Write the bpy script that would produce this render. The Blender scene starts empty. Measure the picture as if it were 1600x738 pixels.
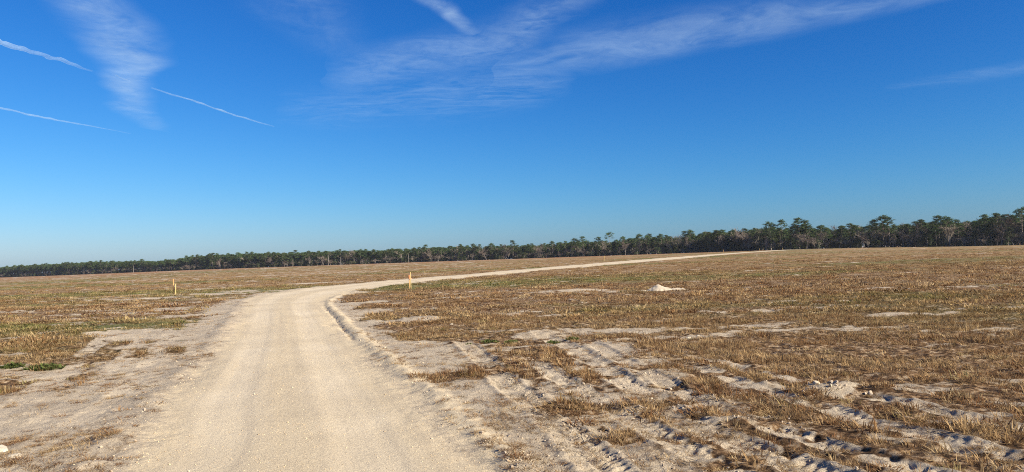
import bpy, math, random
import numpy as np
from mathutils import Vector, Matrix

random.seed(7); rng = np.random.default_rng(7)
R = math.radians
scene = bpy.context.scene
COL = scene.collection

# ------------------------------------------------------------------ camera
cam_d = bpy.data.cameras.new('camera'); cam = bpy.data.objects.new('camera', cam_d); COL.objects.link(cam)
cam_d.sensor_width = 36.0; cam_d.lens = 36.0 * 1186.0 / 1600.0
cam_d.clip_start = 0.1; cam_d.clip_end = 250000
cam.matrix_world = Matrix.Translation((0, 0, 1.8)) @ Matrix.Rotation(R(90 + 1.71), 4, 'X') @ Matrix.Rotation(R(-1.97), 4, 'Z')
scene.camera = cam

# ------------------------------------------------------------------ sky, sun, exposure
SUN_AZ, SUN_EL = R(122), R(28)          # azimuth measured clockwise from +Y (the view direction)
w = bpy.data.worlds.new('World'); scene.world = w; w.use_nodes = True
nt = w.node_tree; nt.nodes.clear()
sky = nt.nodes.new('ShaderNodeTexSky'); sky.sky_type = 'NISHITA'; sky.sun_disc = False
sky.sun_elevation = SUN_EL; sky.sun_rotation = SUN_AZ
sky.altitude = 0; sky.air_density = 1.0; sky.dust_density = 0.5; sky.ozone_density = 3.0
sep = nt.nodes.new('ShaderNodeSeparateColor'); com = nt.nodes.new('ShaderNodeCombineColor'); nt.links.new(sky.outputs[0], sep.inputs[0])
for ch, (gm, k) in enumerate([(2.1, .0705), (1.35, .375), (1.0, 1.08)]):      # the camera's vivid colour response to the sky, per channel
    pw = nt.nodes.new('ShaderNodeMath'); pw.operation = 'POWER'; pw.inputs[1].default_value = gm; nt.links.new(sep.outputs[ch], pw.inputs[0])
    ml = nt.nodes.new('ShaderNodeMath'); ml.operation = 'MULTIPLY'; ml.inputs[1].default_value = k; nt.links.new(pw.outputs[0], ml.inputs[0]); nt.links.new(ml.outputs[0], com.inputs[ch])
bg = nt.nodes.new('ShaderNodeBackground'); bg.inputs[1].default_value = 0.06
wo = nt.nodes.new('ShaderNodeOutputWorld')
nt.links.new(com.outputs[0], bg.inputs[0]); nt.links.new(bg.outputs[0], wo.inputs[0])
sd = bpy.data.lights.new('sun', 'SUN'); sd.energy = 5.0; sd.angle = R(0.5); sd.color = (1.0, 0.92, 0.77)
sun = bpy.data.objects.new('sun', sd); COL.objects.link(sun)
SV = Vector((math.sin(SUN_AZ) * math.cos(SUN_EL), math.cos(SUN_AZ) * math.cos(SUN_EL), math.sin(SUN_EL)))
sun.rotation_euler = SV.to_track_quat('Z', 'Y').to_euler(); sun.location = SV * 60
vs = scene.view_settings; vs.view_transform = 'Standard'; vs.look = 'None'; vs.gamma = 1.0; vs.exposure = 1.0
vs.use_curve_mapping = False
scene.cycles.use_denoising = False; scene.cycles.filter_width = 1.05; scene.cycles.use_adaptive_sampling = False; scene.cycles.sample_clamp_indirect = 4.0

# ------------------------------------------------------------------ helpers
def tag(o, label=None, cat=None, group=None, kind=None):
    if label: o['label'] = label
    if cat: o['category'] = cat
    if group: o['group'] = group
    if kind: o['kind'] = kind
    return o

def link(name, me, mat=None, parent=None, col=COL):
    o = bpy.data.objects.new(name, me); col.objects.link(o)
    if mat is not None and me is not None and not me.materials: me.materials.append(mat)
    if parent: o.parent = parent
    return o

def mesh_np(name, V, Fq, smooth=True):
    """V (n,3), Fq (m,k) same-size faces"""
    V = np.asarray(V, np.float32); Fq = np.asarray(Fq, np.int32)
    me = bpy.data.meshes.new(name); k = Fq.shape[1]
    me.vertices.add(len(V)); me.vertices.foreach_set('co', V.ravel())
    me.loops.add(Fq.size); me.loops.foreach_set('vertex_index', Fq.ravel())
    me.polygons.add(len(Fq)); me.polygons.foreach_set('loop_start', np.arange(0, Fq.size, k, dtype=np.int32))
    me.polygons.foreach_set('use_smooth', np.full(len(Fq), smooth, dtype=bool))
    me.update(calc_edges=True); me.validate()
    return me

def attr(me, name, vals, t='FLOAT'):
    a = me.attributes.new(name, t, 'POINT')
    a.data.foreach_set('vector' if t == 'FLOAT_VECTOR' else 'value', np.ascontiguousarray(vals, np.int32 if t == 'INT' else np.float32).ravel())

def ss(a, b, v):
    t = np.clip((v - a) / (b - a), 0, 1); return t * t * (3 - 2 * t)

def _h(ix, iy, seed):
    n = (ix.astype(np.int64) * 374761393 + iy.astype(np.int64) * 668265263 + seed * 1442695041) & 0xFFFFFFFF
    n = ((n ^ (n >> 13)) * 1274126177) & 0xFFFFFFFF
    n = n ^ (n >> 16)
    return (n & 0xFFFFFF).astype(np.float64) / 0xFFFFFF

def vn(x, y, seed=0):
    ix = np.floor(x); iy = np.floor(y); fx = x - ix; fy = y - iy
    fx = fx * fx * (3 - 2 * fx); fy = fy * fy * (3 - 2 * fy)
    a = _h(ix, iy, seed); b = _h(ix + 1, iy, seed); c = _h(ix, iy + 1, seed); d = _h(ix + 1, iy + 1, seed)
    return (a * (1 - fx) + b * fx) * (1 - fy) + (c * (1 - fx) + d * fx) * fy

def fbm(x, y, seed=0, oc=3):
    s = 0; amp = 1; t = 0
    ca, sa = math.cos(.7), math.sin(.7)
    for i in range(oc):
        s = s + amp * vn(x, y, seed + i * 17); t += amp; amp *= .5
        x, y = (x * ca - y * sa) * 2.03 + 11.3, (x * sa + y * ca) * 2.03 - 5.7
    return s / t

def catmull(P, n=6):
    P = [np.array(p, float) for p in P]; out = []
    for i in range(len(P) - 1):
        p0 = P[max(i - 1, 0)]; p1 = P[i]; p2 = P[i + 1]; p3 = P[min(i + 2, len(P) - 1)]
        for k in range(n):
            t = k / n
            out.append(.5 * ((2 * p1) + (-p0 + p2) * t + (2 * p0 - 5 * p1 + 4 * p2 - p3) * t * t + (-p0 + 3 * p1 - 3 * p2 + p3) * t ** 3))
    out.append(P[-1]); return np.array(out)

def pdist(x, y, P):
    """distance to polyline, arclength at the nearest point, signed side (+ = left of travel)"""
    best = np.full(x.shape, 1e9); arc = np.zeros(x.shape); side = np.ones(x.shape); L = 0.0
    for i in range(len(P) - 1):
        a, b = P[i], P[i + 1]; d = b - a; l = float(np.hypot(*d))
        if l < 1e-6: continue
        t = np.clip(((x - a[0]) * d[0] + (y - a[1]) * d[1]) / (l * l), 0, 1)
        qx = x - a[0] - t * d[0]; qy = y - a[1] - t * d[1]
        q = qx * qx + qy * qy; m = q < best
        best = np.where(m, q, best); arc = np.where(m, L + t * l, arc); side = np.where(m, np.sign(d[0] * qy - d[1] * qx), side)
        L += l
    return np.sqrt(best), arc, side

# ------------------------------------------------------------------ node-material helper
class NM:
    def __init__(s, name):
        s.m = bpy.data.materials.new(name); s.m.use_nodes = True; s.t = s.m.node_tree; s.t.nodes.clear()
        s.out = s.t.nodes.new('ShaderNodeOutputMaterial')
    def n(s, typ, **kw):
        nd = s.t.nodes.new(typ)
        for k, v in kw.items(): setattr(nd, k, v)
        return nd
    def l(s, a, b): s.t.links.new(a, b)
    def put(s, nd, i, v):
        if hasattr(v, 'is_output'): s.l(v, nd.inputs[i])
        else: nd.inputs[i].default_value = v
    def attr(s, name, typ='GEOMETRY'):
        a = s.n('ShaderNodeAttribute', attribute_name=name, attribute_type=typ); return a.outputs['Fac']
    def math(s, op, a, b=0.0, clamp=False):
        m = s.n('ShaderNodeMath', operation=op, use_clamp=clamp); s.put(m, 0, a); s.put(m, 1, b); return m.outputs[0]
    def mix(s, f, a, b):
        m = s.n('ShaderNodeMix', data_type='RGBA'); s.put(m, 0, f)
        for i, v in ((6, a), (7, b)):
            if hasattr(v, 'is_output'): s.l(v, m.inputs[i])
            else: m.inputs[i].default_value = (*v, 1)
        return m.outputs[2]
    def noise(s, scale, detail=4, rough=.6, vec=None, dist=0.0):
        t = s.n('ShaderNodeTexNoise'); t.inputs['Scale'].default_value = scale; t.inputs['Detail'].default_value = detail
        t.inputs['Roughness'].default_value = rough; t.inputs['Distortion'].default_value = dist
        s.l(vec if vec is not None else s.pos(), t.inputs['Vector']); return t.outputs['Fac']
    def pos(s):
        if not hasattr(s, '_p'): s._p = s.n('ShaderNodeNewGeometry').outputs['Position']
        return s._p
    def scaled(s, v):
        m = s.n('ShaderNodeVectorMath', operation='MULTIPLY'); s.l(s.pos(), m.inputs[0]); m.inputs[1].default_value = v; return m.outputs[0]
    def ramp(s, f, stops):
        r = s.n('ShaderNodeValToRGB'); e = r.color_ramp.elements
        while len(e) < len(stops): e.new(.5)
        for i, (p, c) in enumerate(stops): e[i].position = p; e[i].color = (*c, 1)
        s.put(r, 0, f); return r.outputs[0]
    def rng(s, v, a, b, c=0.0, d=1.0):
        m = s.n('ShaderNodeMapRange'); s.put(m, 0, v); m.inputs[1].default_value = a; m.inputs[2].default_value = b; m.inputs[3].default_value = c; m.inputs[4].default_value = d
        return m.outputs[0]
    def bsdf(s, col, rough=.9, spec=.15, normal=None):
        b = s.n('ShaderNodeBsdfPrincipled'); s.put(b, 'Base Color', col if hasattr(col, 'is_output') else (*col, 1))
        b.inputs['Roughness'].default_value = rough; b.inputs['Specular IOR Level'].default_value = spec
        if normal is not None: s.l(normal, b.inputs['Normal'])
        return b.outputs[0]
    def bump(s, h, strength, dist, normal=None):
        b = s.n('ShaderNodeBump'); b.inputs['Strength'].default_value = strength; b.inputs['Distance'].default_value = dist; s.l(h, b.inputs['Height'])
        if normal is not None: s.l(normal, b.inputs['Normal'])
        return b.outputs[0]
    def done(s, sh): s.l(sh, s.out.inputs[0]); return s.m

# ------------------------------------------------------------------ the lie of the land (all in metres, world space)
ROAD_L = catmull([(-2.6, -40), (-2.8, -10), (-3.2, 0), (-3.6, 4), (-3.72, 6.95), (-4.15, 8.45), (-4.7, 9.92), (-5.65, 13.5), (-7.99, 21.37), (-11.63, 32.48), (-15.2, 44),
                  (-16.6, 53), (-16.0, 63), (-14.18, 70.5), (-11.41, 79.2), (-6.48, 94.2), (2.94, 123.5), (12.82, 152), (23.82, 178.35), (38.33, 210), (62.94, 258.65), (85.43, 299), (112, 345), (135, 390)])
ROAD_R = catmull([(1.3, -40), (1.1, -10), (.7, 0), (.2, 4), (-.26, 6.49), (-.7, 7.92), (-1.4, 10.23), (-2.47, 13.58), (-3.97, 18.35), (-6.33, 26.48), (-8.9, 35.4), (-10.25, 42.93),
                  (-10.55, 50.64), (-10.0, 58.5), (-8.85, 64.9), (-6.45, 74.6), (-.16, 94.7), (10.01, 121), (27.02, 161.56), (42.85, 195), (58.92, 230), (87.5, 288), (115, 335), (139, 380)])
TRACKS = [  # polyline, half width, depth, lug height
    (catmull([(-1.5, 18.2), (-.93, 15.53), (-.17, 11.02), (.42, 8.35), (.68, 6.85), (.86, 5.6), (1.0, 4)]), .19, .032, .036),
    (catmull([(.4, 18.6), (.97, 15.53), (1.44, 11.26), (1.77, 8.46), (2.05, 7.24), (2.46, 6.16), (2.9, 4.5)]), .20, .029, .016),
    (catmull([(.9, 19.2), (1.5, 15.6), (1.95, 11.6), (2.30, 8.8), (2.62, 7.5), (3.1, 6.3), (3.6, 5)]), .16, .026, .014),
    (catmull([(-.5, 16.2), (.0, 14.0), (.62, 11.2), (1.05, 9.2), (1.32, 8.0), (1.58, 6.9), (1.9, 5.5)]), .16, .022, .020),
    (catmull([(1.9, 15.6), (2.71, 12.3), (3.22, 9.81), (3.56, 8.17), (3.9, 6.98), (4.08, 6.21), (4.2, 4.5)]), .15, .020, .010),
    (catmull([(2.6, 15.0), (3.35, 12.0), (3.95, 10.0), (4.5, 8.3), (4.9, 7.1), (5.2, 6.0), (5.4, 4.5)]), .12, .009, .006),
    (catmull([(-11.5, 26), (-8.24, 17.64), (-6.04, 11.65), (-5.36, 9.28), (-5.02, 7.98), (-4.83, 7.12), (-4.6, 5)]), .16, .008, .008),
    (catmull([(-12.3, 26), (-8.9, 17.64), (-6.6, 11.65), (-5.85, 9.28), (-5.5, 7.98), (-5.3, 7.12), (-5.1, 5)]), .13, .006, .006),
    (catmull([(-13, 25), (-9.7, 17.2), (-7.4, 11.5), (-6.5, 9.2), (-6.0, 7.5), (-5.7, 5)]), .18, .006, .006),
]
SAND_SPOTS = [  # x, y, rx, ry, turn, amount
    (.66, 17.55, .75, .65, 0, 1), (1.2, 18.4, .8, .4, 0, 1), (-1.35, 14.2, .55, 1.7, .15, 1.2), (-2.9, 23.6, .9, .9, 0, .9), (3.2, 39.4, 2.1, .7, -.25, 1.2), (5.3, 37.9, 1.1, .5, -.2, .9), (-3.0, 36.3, 1.5, .6, -.1, 1.1),
    (1.75, 14.6, .55, 1.5, -.1, 1.2), (9.9, 26.5, 1.2, .35, 0, .8), (-6.5, 35.5, 1.0, 1.6, 0, .8), (7.1, 36.9, 1.5, .5, -.2, 1), (-5.6, 29, 1.2, 1.6, .2, .9),
    (-9.2, 14.2, 1.5, .35, .05, 1.1), (-9.6, 13.5, 1.8, .25, .1, 1.0), (-12.2, 22.3, .5, .7, 0, 1), (-14.2, 23.2, .6, .55, 0, .9), (-13.5, 29, 1.6, .6, 0, .8), (-24, 50, 4, 1.2, 0, .7), (-19, 42, 2.0, 1.6, 0, .8),
    (-21, 78, 5, 2, 0, .9), (-3, 58, 2.5, .9, -.1, .8), (3.9, 57, 3.5, .9, -.1, .9), (-1.5, 120, 4, 2, 0, .8), (14, 38, 2.5, .4, 0, .7), (20, 44, 3, .5, 0, .7), (3.7, 16.3, .8, .25, .1, .9), (5.6, 18.5, 1.4, .3, .1, .9), (8, 17, 1.6, .3, 0, .9), (10.5, 20, 1.8, .4, 0, .8),
    (3.95, 9.55, .42, .25, .1, 1.0), (5.0, 9.3, .5, .2, 0, .9), (4.6, 7.7, .5, .15, -.3, .8), (-8.0, 9.5, 2.6, 2.0, .3, .9), (-6.2, 7.2, 1.4, 1.8, .2, 1.2), (-8.4, 11.3, 2.2, .8, .4, .7), (-7.6, 15.5, 1.1, 2.0, .35, 1.0), (-10.5, 21.5, 1.3, 3.0, .5, .9)]
GRASS_SPOTS = [
    (.05, 12.7, .85, 1.7, -.25, 1.4), (-2.1, 19.0, .95, 1.3, .2, 1.2), (.72, 9.1, .55, .3, -.2, 1.0), (.78, 7.35, .42, .16, -.1, 1.3), (1.35, 7.5, .5, .16, 0, .9), (-1.1, 11.7, .42, .5, .3, .8),
    (3.5, 6.5, .75, .6, 0, 1.2), (4.4, 7.0, .7, .5, 0, 1.0), (3.15, 8.65, .45, .3, -.3, 1.1), (4.8, 12.6, 2.0, 1.7, 0, 1.0), (2.6, 10.6, .35, .5, -.2, .9), (-9.4, 16.5, 2.4, 1.0, .2, 1.0), (-10, 12.7, 1.2, .4, .2, 1.0), (-3.0, 21.2, .7, .6, 0, .7), (4.7, 10.6, 1.0, .55, 0, 1.0), (6.2, 9.2, .9, .7, 0, 1.0)]

def spots(x, y, L):
    s = np.zeros(x.shape)
    for (cx, cy, rx, ry, a, k) in L:
        dx = x - cx; dy = y - cy; c, q = math.cos(a), math.sin(a)
        u = (dx * c + dy * q) / rx; v = (-dx * q + dy * c) / ry
        s = np.maximum(s, k * (1 - ss(.45, 1.25, np.sqrt(u * u + v * v))))
    return s

def macro(x, y):
    a = np.abs(x) / np.maximum(y, 1.0)
    return 1.5 * ss(100, 430, y) * (1 - ss(.36, .68, a)) * (1 - .9 * ss(900, 1500, y))

def fields(x, y):
    x = np.asarray(x, float); y = np.asarray(y, float); r = np.hypot(x, y)
    near = r < 60; f = {}
    dL, aL, sL = pdist(x, y, ROAD_L); dR, aR, sR = pdist(x, y, ROAD_R)
    eL = dL * -sL           # + inside (right of the left edge)
    eR = dR * sR            # + inside (left of the right edge)
    edge = np.minimum(eL, eR)
    rag = (fbm(x * 1.1, y * 1.1, 3) - .5) * .5 + (fbm(x * 5, y * 5, 4, 2) - .5) * .16
    road = edge + rag * np.clip(r / 10, .5, 1.2)
    road = np.where((y > 385) | (y < -38), -5, road)
    f['road'] = road; f['lat'] = eL / np.maximum(np.abs(eL) + np.abs(eR), .1); f['along'] = aR
    # bare sand
    n1 = fbm(x * .55 + 3, y * .55, 11, 4); n2 = fbm(x * .10, y * .42, 21, 4); n3 = fbm(x * 2.6, y * 2.6, 31, 3)
    out = np.maximum(-edge, 0)
    isR = eR < eL
    far = ss(18, 60, r)
    wr = np.where(isR, 1.15 - .7 * far, 1.5 - .6 * far)
    s = 1 - ss(wr * .55, wr * 1.7, out + (n1 - .5) * 2.6 + (n3 - .5) * 1.1)
    dist = ss(-.3, .7, x + (y - 8) * .05) * (1 - ss(2.3, 3.6, x)) * ss(3, 5, y) * (1 - ss(12.5, 16.5, y))   # churned ground right of the road
    s = np.maximum(s, .66 * dist * ss(.42, .62, .55 * n1 + .45 * n3 + .055))
    n4 = fbm(x * .32, y * 1.1, 23, 4)
    s = np.maximum(s, .85 * ss(.545, .665, .30 * n2 + .40 * n4 + .30 * n3 + .012 + .03 * ss(-5, -9, x) - .018 * ss(6, 16, x)))
    s = np.maximum(s, spots(x + (n3 - .5) * .5, y + (n3 - .5) * .9, SAND_SPOTS))
    s = s - spots(x + (n3 - .5) * .35, y + (n1 - .5) * .8, GRASS_SPOTS) * (road < .1)
    s = np.clip(s, 0, 1)
    h = macro(x, y)
    off = 1 - ss(-.1, .5, road)
    h = h + off * ((fbm(x * .16, y * .16, 41, 2) - .5) * .10 + (fbm(x * .9, y * .9, 42, 3) - .5) * .09)
    h = h + off * (fbm(x * 4.2, y * 4.2, 43, 3) - .5) * (.045 + .055 * (1 - s)) * (1 - ss(60, 140, r))
    h = h + off * (fbm(x * .05, y * .8, 44, 2) - .5) * .10 * ss(25, 60, r)
    h = h + (1 - off) * ((fbm(x * 1.3, y * .5, 51, 3) - .5) * .018 + .02 * ss(0, 1.2, edge) - .014 * ss(.13, .04, np.minimum(np.abs(f['lat'] - .27), np.abs(f['lat'] - .72))))
    # windrow pushed up along the right edge of the road, with a groove on the road side
    q = -eR
    win = ss(4.5, 7, y) * (1 - ss(46, 60, y)) * (q > -1.5) * (q < 2.5)
    amp = (.42 + .75 * fbm(aR * .8, aR * 0 + 2, 61, 3)) * (.6 + .4 * ss(9, 16, y))
    rcol = np.maximum(road, win * (.26 - np.abs(q - .22)) * 1.3 + win * (n3 - .55) * .5 - (1 - win) * 9)
    f['rcol'] = np.where(np.abs(edge) < 3, rcol, road)
    h = h + win * .075 * amp * np.exp(-((q - .26 - .12 * (fbm(aR * .9, aR * 0 + 5, 66, 3) - .5)) / .16) ** 2) * (.35 + 1.3 * fbm(x * 4, y * 4, 64, 4))
    gro = ss(15, 19, y) * (1 - ss(33, 38, y)) * ss(.42, .55, fbm(aR * .35, aR * 0 + 9, 62, 2))
    h = h - win * gro * .055 * np.exp(-((q - .03) / .055) ** 2)
    ql = -eL
    winl = ss(4, 8, y) * (1 - ss(40, 55, y)) * (ql > -1.5) * (ql < 3)
    h = h + winl * .055 * (.3 + 1.0 * ss(.35, .6, fbm(x * 1.7, y * 1.7, 65, 3))) * (.3 + fbm(aL * .6, aL * 0 + 4, 63, 3)) * np.exp(-((ql - .25) / .22) ** 2)
    # wheel and crawler tracks
    trk = np.zeros(x.shape); idx = np.nonzero((r < 30) & (y > 2))
    xs, ys = x[idx], y[idx]; th = np.zeros(xs.shape); tm = np.zeros(xs.shape)
    for (P, hw, dep, lug) in TRACKS:
        d, a, sd_ = pdist(xs, ys, P)
        wob = (fbm(a * 1.2, a * 0 + hw * 50, 71, 2) - .5)
        u = (d * sd_ + wob * .07) / hw
        fade = ss(0, 2.5, a + 1.5 * wob) * (.35 + .65 * ss(.2, .5, fbm(a * .55, a * 0 + hw * 31, 76, 2))) * (.5 + .8 * fbm(a * .7, a * 0 + 5, 72, 2))
        ins = 1 - ss(.75, 1.1, np.abs(u))
        lugs = np.sin(2 * np.pi * (a + .22 * fbm(a * 2.3, a * 0 + 7, 74, 2)) / .135 + np.abs(u) * 2.2) * (.2 + 1.3 * ss(.3, .6, fbm(a * 1.1, u * 1.2 + 3, 75, 2)))
        th += fade * (-dep * ins + dep * .9 * np.exp(-((np.abs(u) - 1.30) / .22) ** 2) * (.25 + 1.2 * fbm(xs * 4.3, ys * 2.7, 73, 3)) + ins * lug * np.clip(lugs * 1.6, -1, 1) * ss(.1, .5, np.abs(u)))
        tm = np.maximum(tm, fade * (1 - ss(.9, 1.7, np.abs(u))))
    h[idx] += th; trk[idx] = np.clip(tm, 0, 1)
    s = np.maximum(s, trk * .95 * ss(.24, .44, n3 + .05))
    # heaps of clods
    for (cx, cy, rx, ry, hh) in [(3.98, 9.6, .60, .38, .09), (4.55, 9.35, .35, .25, .08), (2.2, 8.0, .5, .3, .06), (-3.0, 23.8, 1.1, .7, .12), (-1.9, 22.6, .6, .4, .09), (3.0, 39.5, 2.0, .6, .10), (.7, 17.7, .8, .5, .07), (-13.2, 22.7, 1.2, .6, .07)]:
        u = np.hypot((x - cx) / rx, (y - cy) / ry); m = 1 - ss(.2, 1.2, u)
        h = h + hh * m * (.55 + .9 * fbm(x * 6, y * 6, 81, 3))
    lump = dist + .35 * (np.abs(edge) < 2.2)
    h = h + np.clip(lump, 0, 1) * off * s * ((np.abs(fbm(x * 6.5, y * 6.5, 82, 3) - .5)) * .06 + (fbm(x * 15, y * 15, 83, 2) - .5) * .02) * (r < 35)
    g1 = fbm(x * .018 + 7, y * .075, 91, 3); g2 = fbm(x * .35, y * .6, 92, 3)
    f['green'] = np.clip(ss(.49, .70, g1 * .75 + g2 * .25 + .02 + .06 * (x < -12) * ss(40, 60, y) * (1 - ss(140, 220, y))), 0, 1) * ss(15, 32, r) * (1 - .5 * ss(300, 600, r))
    f['red'] = ss(220, 420, y) * ss(.35, .6, fbm(x * .012, y * .012, 95, 2) + .15 * (x < 40))
    f['sand'] = s; f['h'] = h; f['r'] = r; f['dist'] = dist; f['trk'] = trk
    return f

# ------------------------------------------------------------------ ground and road materials (one recipe, so they blend at the edge)
def ground_mat(name):
    m = NM(name)
    sand, road, green, red = m.attr('sand'), m.attr('road'), m.attr('green'), m.attr('red')
    nA = m.noise(.7, 5); nB = m.noise(8, 5, .65); nC = m.noise(55, 3, .7); nD = m.noise(1, 4, .6, vec=m.scaled((.25, 2.2, 1)))
    # mown thatch between tufts
    th = m.ramp(nB, [(.36, (.022, .014, .008)), (.46, (.10, .056, .027)), (.54, (.24, .145, .072)), (.63, (.44, .33, .21))])
    farc = m.ramp(nD, [(.36, (.125, .072, .033)), (.5, (.27, .168, .078)), (.64, (.40, .27, .135))])
    cd = m.n('ShaderNodeVectorMath', operation='LENGTH'); m.l(m.pos(), cd.inputs[0]); rr = cd.outputs['Value']
    th = m.mix(m.rng(rr, 30, 130), th, farc)
    gr = m.ramp(nB, [(.3, (.055, .075, .018)), (.7, (.15, .175, .05))])
    th = m.mix(m.math('MULTIPLY', green, .75), th, gr)
    th = m.mix(m.math('MULTIPLY', red, .55), th, (.30, .135, .06))
    # sand
    sd_ = m.ramp(nA, [(.3, (.38, .305, .215)), (.52, (.485, .395, .28)), (.72, (.57, .47, .33))])
    sd_ = m.mix(m.math('MULTIPLY', m.rng(nC, .53, .66), .75), sd_, (.17, .12, .08))
    sd_ = m.mix(m.math('MULTIPLY', m.rng(m.noise(18, 4, .7), .54, .68), .5), sd_, (.24, .17, .11))
    sv = m.n('ShaderNodeCombineXYZ'); m.l(m.math('MULTIPLY', m.attr('road'), 13.0), sv.inputs[0]); m.l(m.math('MULTIPLY', m.attr('along'), 1.6), sv.inputs[1])
    nS = m.noise(1.0, 6, .75, vec=sv.outputs[0], dist=.8)
    sd_ = m.mix(m.rng(nS, .57, .68, 0, .6), sd_, (.20, .135, .08)); sd_ = m.mix(m.rng(nS, .46, .34, 0, .4), sd_, (.60, .485, .335))
    tk = m.attr('trk'); sd_ = m.mix(m.math('MULTIPLY', tk, .7), sd_, m.mix(m.rng(nA, .35, .65), (.47, .38, .27), (.56, .46, .33)))
    f = m.math('ADD', sand, m.math('MULTIPLY', m.math('SUBTRACT', nB, .5), .9))
    col = m.mix(m.rng(f, .34, .62), th, sd_)
    # limerock road
    rv = m.n('ShaderNodeCombineXYZ'); m.l(m.math('MULTIPLY', m.attr('lat'), 16.0), rv.inputs[0]); m.l(m.math('MULTIPLY', m.attr('along'), .10), rv.inputs[1])
    nL = m.noise(1.0, 4, .6, vec=rv.outputs[0])
    rc = m.ramp(m.noise(.45, 5, .6), [(.32, (.49, .395, .262)), (.5, (.57, .46, .30)), (.68, (.63, .51, .33))])
    rc = m.mix(m.rng(nL, .50, .64, 0, .6), rc, (.46, .37, .25))
    nR = m.noise(13, 7, .8); rc = m.mix(m.rng(nR, .52, .68, 0, .38), rc, (.40, .315, .21)); rc = m.mix(m.rng(nR, .47, .33, 0, .5), rc, (.73, .60, .40))
    rc = m.mix(m.rng(nL, .48, .30, 0, .35), rc, (.64, .495, .29))
    la = m.attr('lat'); wp_ = m.math('MINIMUM', m.math('ABSOLUTE', m.math('SUBTRACT', la, .27)), m.math('ABSOLUTE', m.math('SUBTRACT', la, .72)))
    wheel = m.math('MULTIPLY', m.rng(m.math('ADD', wp_, m.math('MULTIPLY', m.math('SUBTRACT', m.noise(.5, 4, .6), .5), .25)), .17, .05), m.rng(m.noise(.23, 3), .35, .6, .3, 1))
    rc = m.mix(m.math('MULTIPLY', m.math('SUBTRACT', 1.0, wheel, True), .12), rc, (.44, .345, .225))
    rc = m.mix(m.math('MULTIPLY', wheel, .55), rc, (.655, .55, .395))
    rc = m.mix(m.rng(m.noise(.9, 5, .65), .56, .70, 0, .35), rc, (.43, .345, .235))
    rc = m.mix(m.rng(m.noise(28, 3, .7), .56, .72, 0, .35), rc, (.68, .54, .36))
    spk = m.math('SUBTRACT', .75, m.math('MULTIPLY', wheel, .5))
    rc = m.mix(m.math('MULTIPLY', m.rng(m.noise(75, 2, .75), .54, .66), spk), rc, (.30, .235, .16))
    rc = m.mix(m.rng(m.noise(90, 2, .75), .55, .66, 0, .6), rc, (.72, .60, .42))
    fr = m.math('ADD', m.attr('rcol'), m.math('MULTIPLY', m.math('SUBTRACT', nB, .5), .7))
    rm = m.rng(fr, -.10, .14)
    col = m.mix(rm, col, rc)
    nb = m.bump(nC, .8, .018); nb = m.bump(m.noise(11, 7, .8), .8, .05, nb); nb = m.bump(nS, .35, .04, nb)
    fb = m.n('ShaderNodeBump'); fb.inputs['Distance'].default_value = .35; m.l(m.math('MULTIPLY', m.rng(rr, 60, 200), .7), fb.inputs['Strength']); m.l(m.noise(1.1, 3, .6), fb.inputs['Height']); m.l(nb, fb.inputs['Normal'])
    nm = m.n('ShaderNodeMix', data_type='VECTOR'); m.l(m.math('MULTIPLY', rm, .6), nm.inputs[0]); m.l(fb.outputs[0], nm.inputs[4])
    m.l(m.bump(m.noise(20, 7, .85), .8, .03), nm.inputs[5])
    return m.done(m.bsdf(col, .95, .1, nm.outputs[1]))

# ------------------------------------------------------------------ ground sheet with the road let into it
ang = np.concatenate([np.arange(-180, -44, 2.0), np.arange(-44, 44, .15), np.arange(44, 180, 2.0)])
rr = [1.0]
while rr[-1] < 14000:
    q = rr[-1]; k = .03 if q < 4.5 else .0036 if q < 20 else .006 if q < 90 else .016 if q < 700 else .06
    rr.append(q * (1 + k))
rr = np.array(rr); na, nr = len(ang), len(rr)
TH, RR = np.meshgrid(np.radians(ang), rr)
gx = (RR * np.sin(TH)).ravel(); gy = (RR * np.cos(TH)).ravel()
gx = np.append(gx, 0.0); gy = np.append(gy, 0.0)
gf = fields(gx, gy)
GV = np.stack([gx, gy, gf['h']], 1)
i0 = (np.arange(nr - 1)[:, None] * na + np.arange(na)[None, :]); j = (np.arange(na) + 1) % na
i1 = (np.arange(nr - 1)[:, None] * na + j[None, :])
quads = np.stack([i0, i0 + na, i1 + na, i1], -1).reshape(-1, 4)[:, ::-1]
cen = len(gx) - 1
rq = gf['road'][quads].mean(1) > 0
def sub_mesh(name, fq, extra=None):
    used = np.unique(fq); remap = np.full(len(GV), -1, np.int64); remap[used] = np.arange(len(used))
    me = mesh_np(name, GV[used], remap[fq])
    for k in ('sand', 'road', 'green', 'red', 'lat', 'along', 'trk', 'rcol'): attr(me, k, gf[k][used])
    return me
GM = ground_mat('field_soil'); RM = ground_mat('limerock_road')
ground = tag(link('ground', sub_mesh('ground', quads[~rq]), GM), 'flat mown field of dry brown grass and bare sand', 'field', kind='structure')
road_o = tag(link('road', sub_mesh('road', quads[rq]), RM), 'pale limerock dirt road bending right across the field', 'road', kind='structure')

def hz(x, y):
    return fields(np.atleast_1d(np.asarray(x, float)), np.atleast_1d(np.asarray(y, float)))['h']

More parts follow.
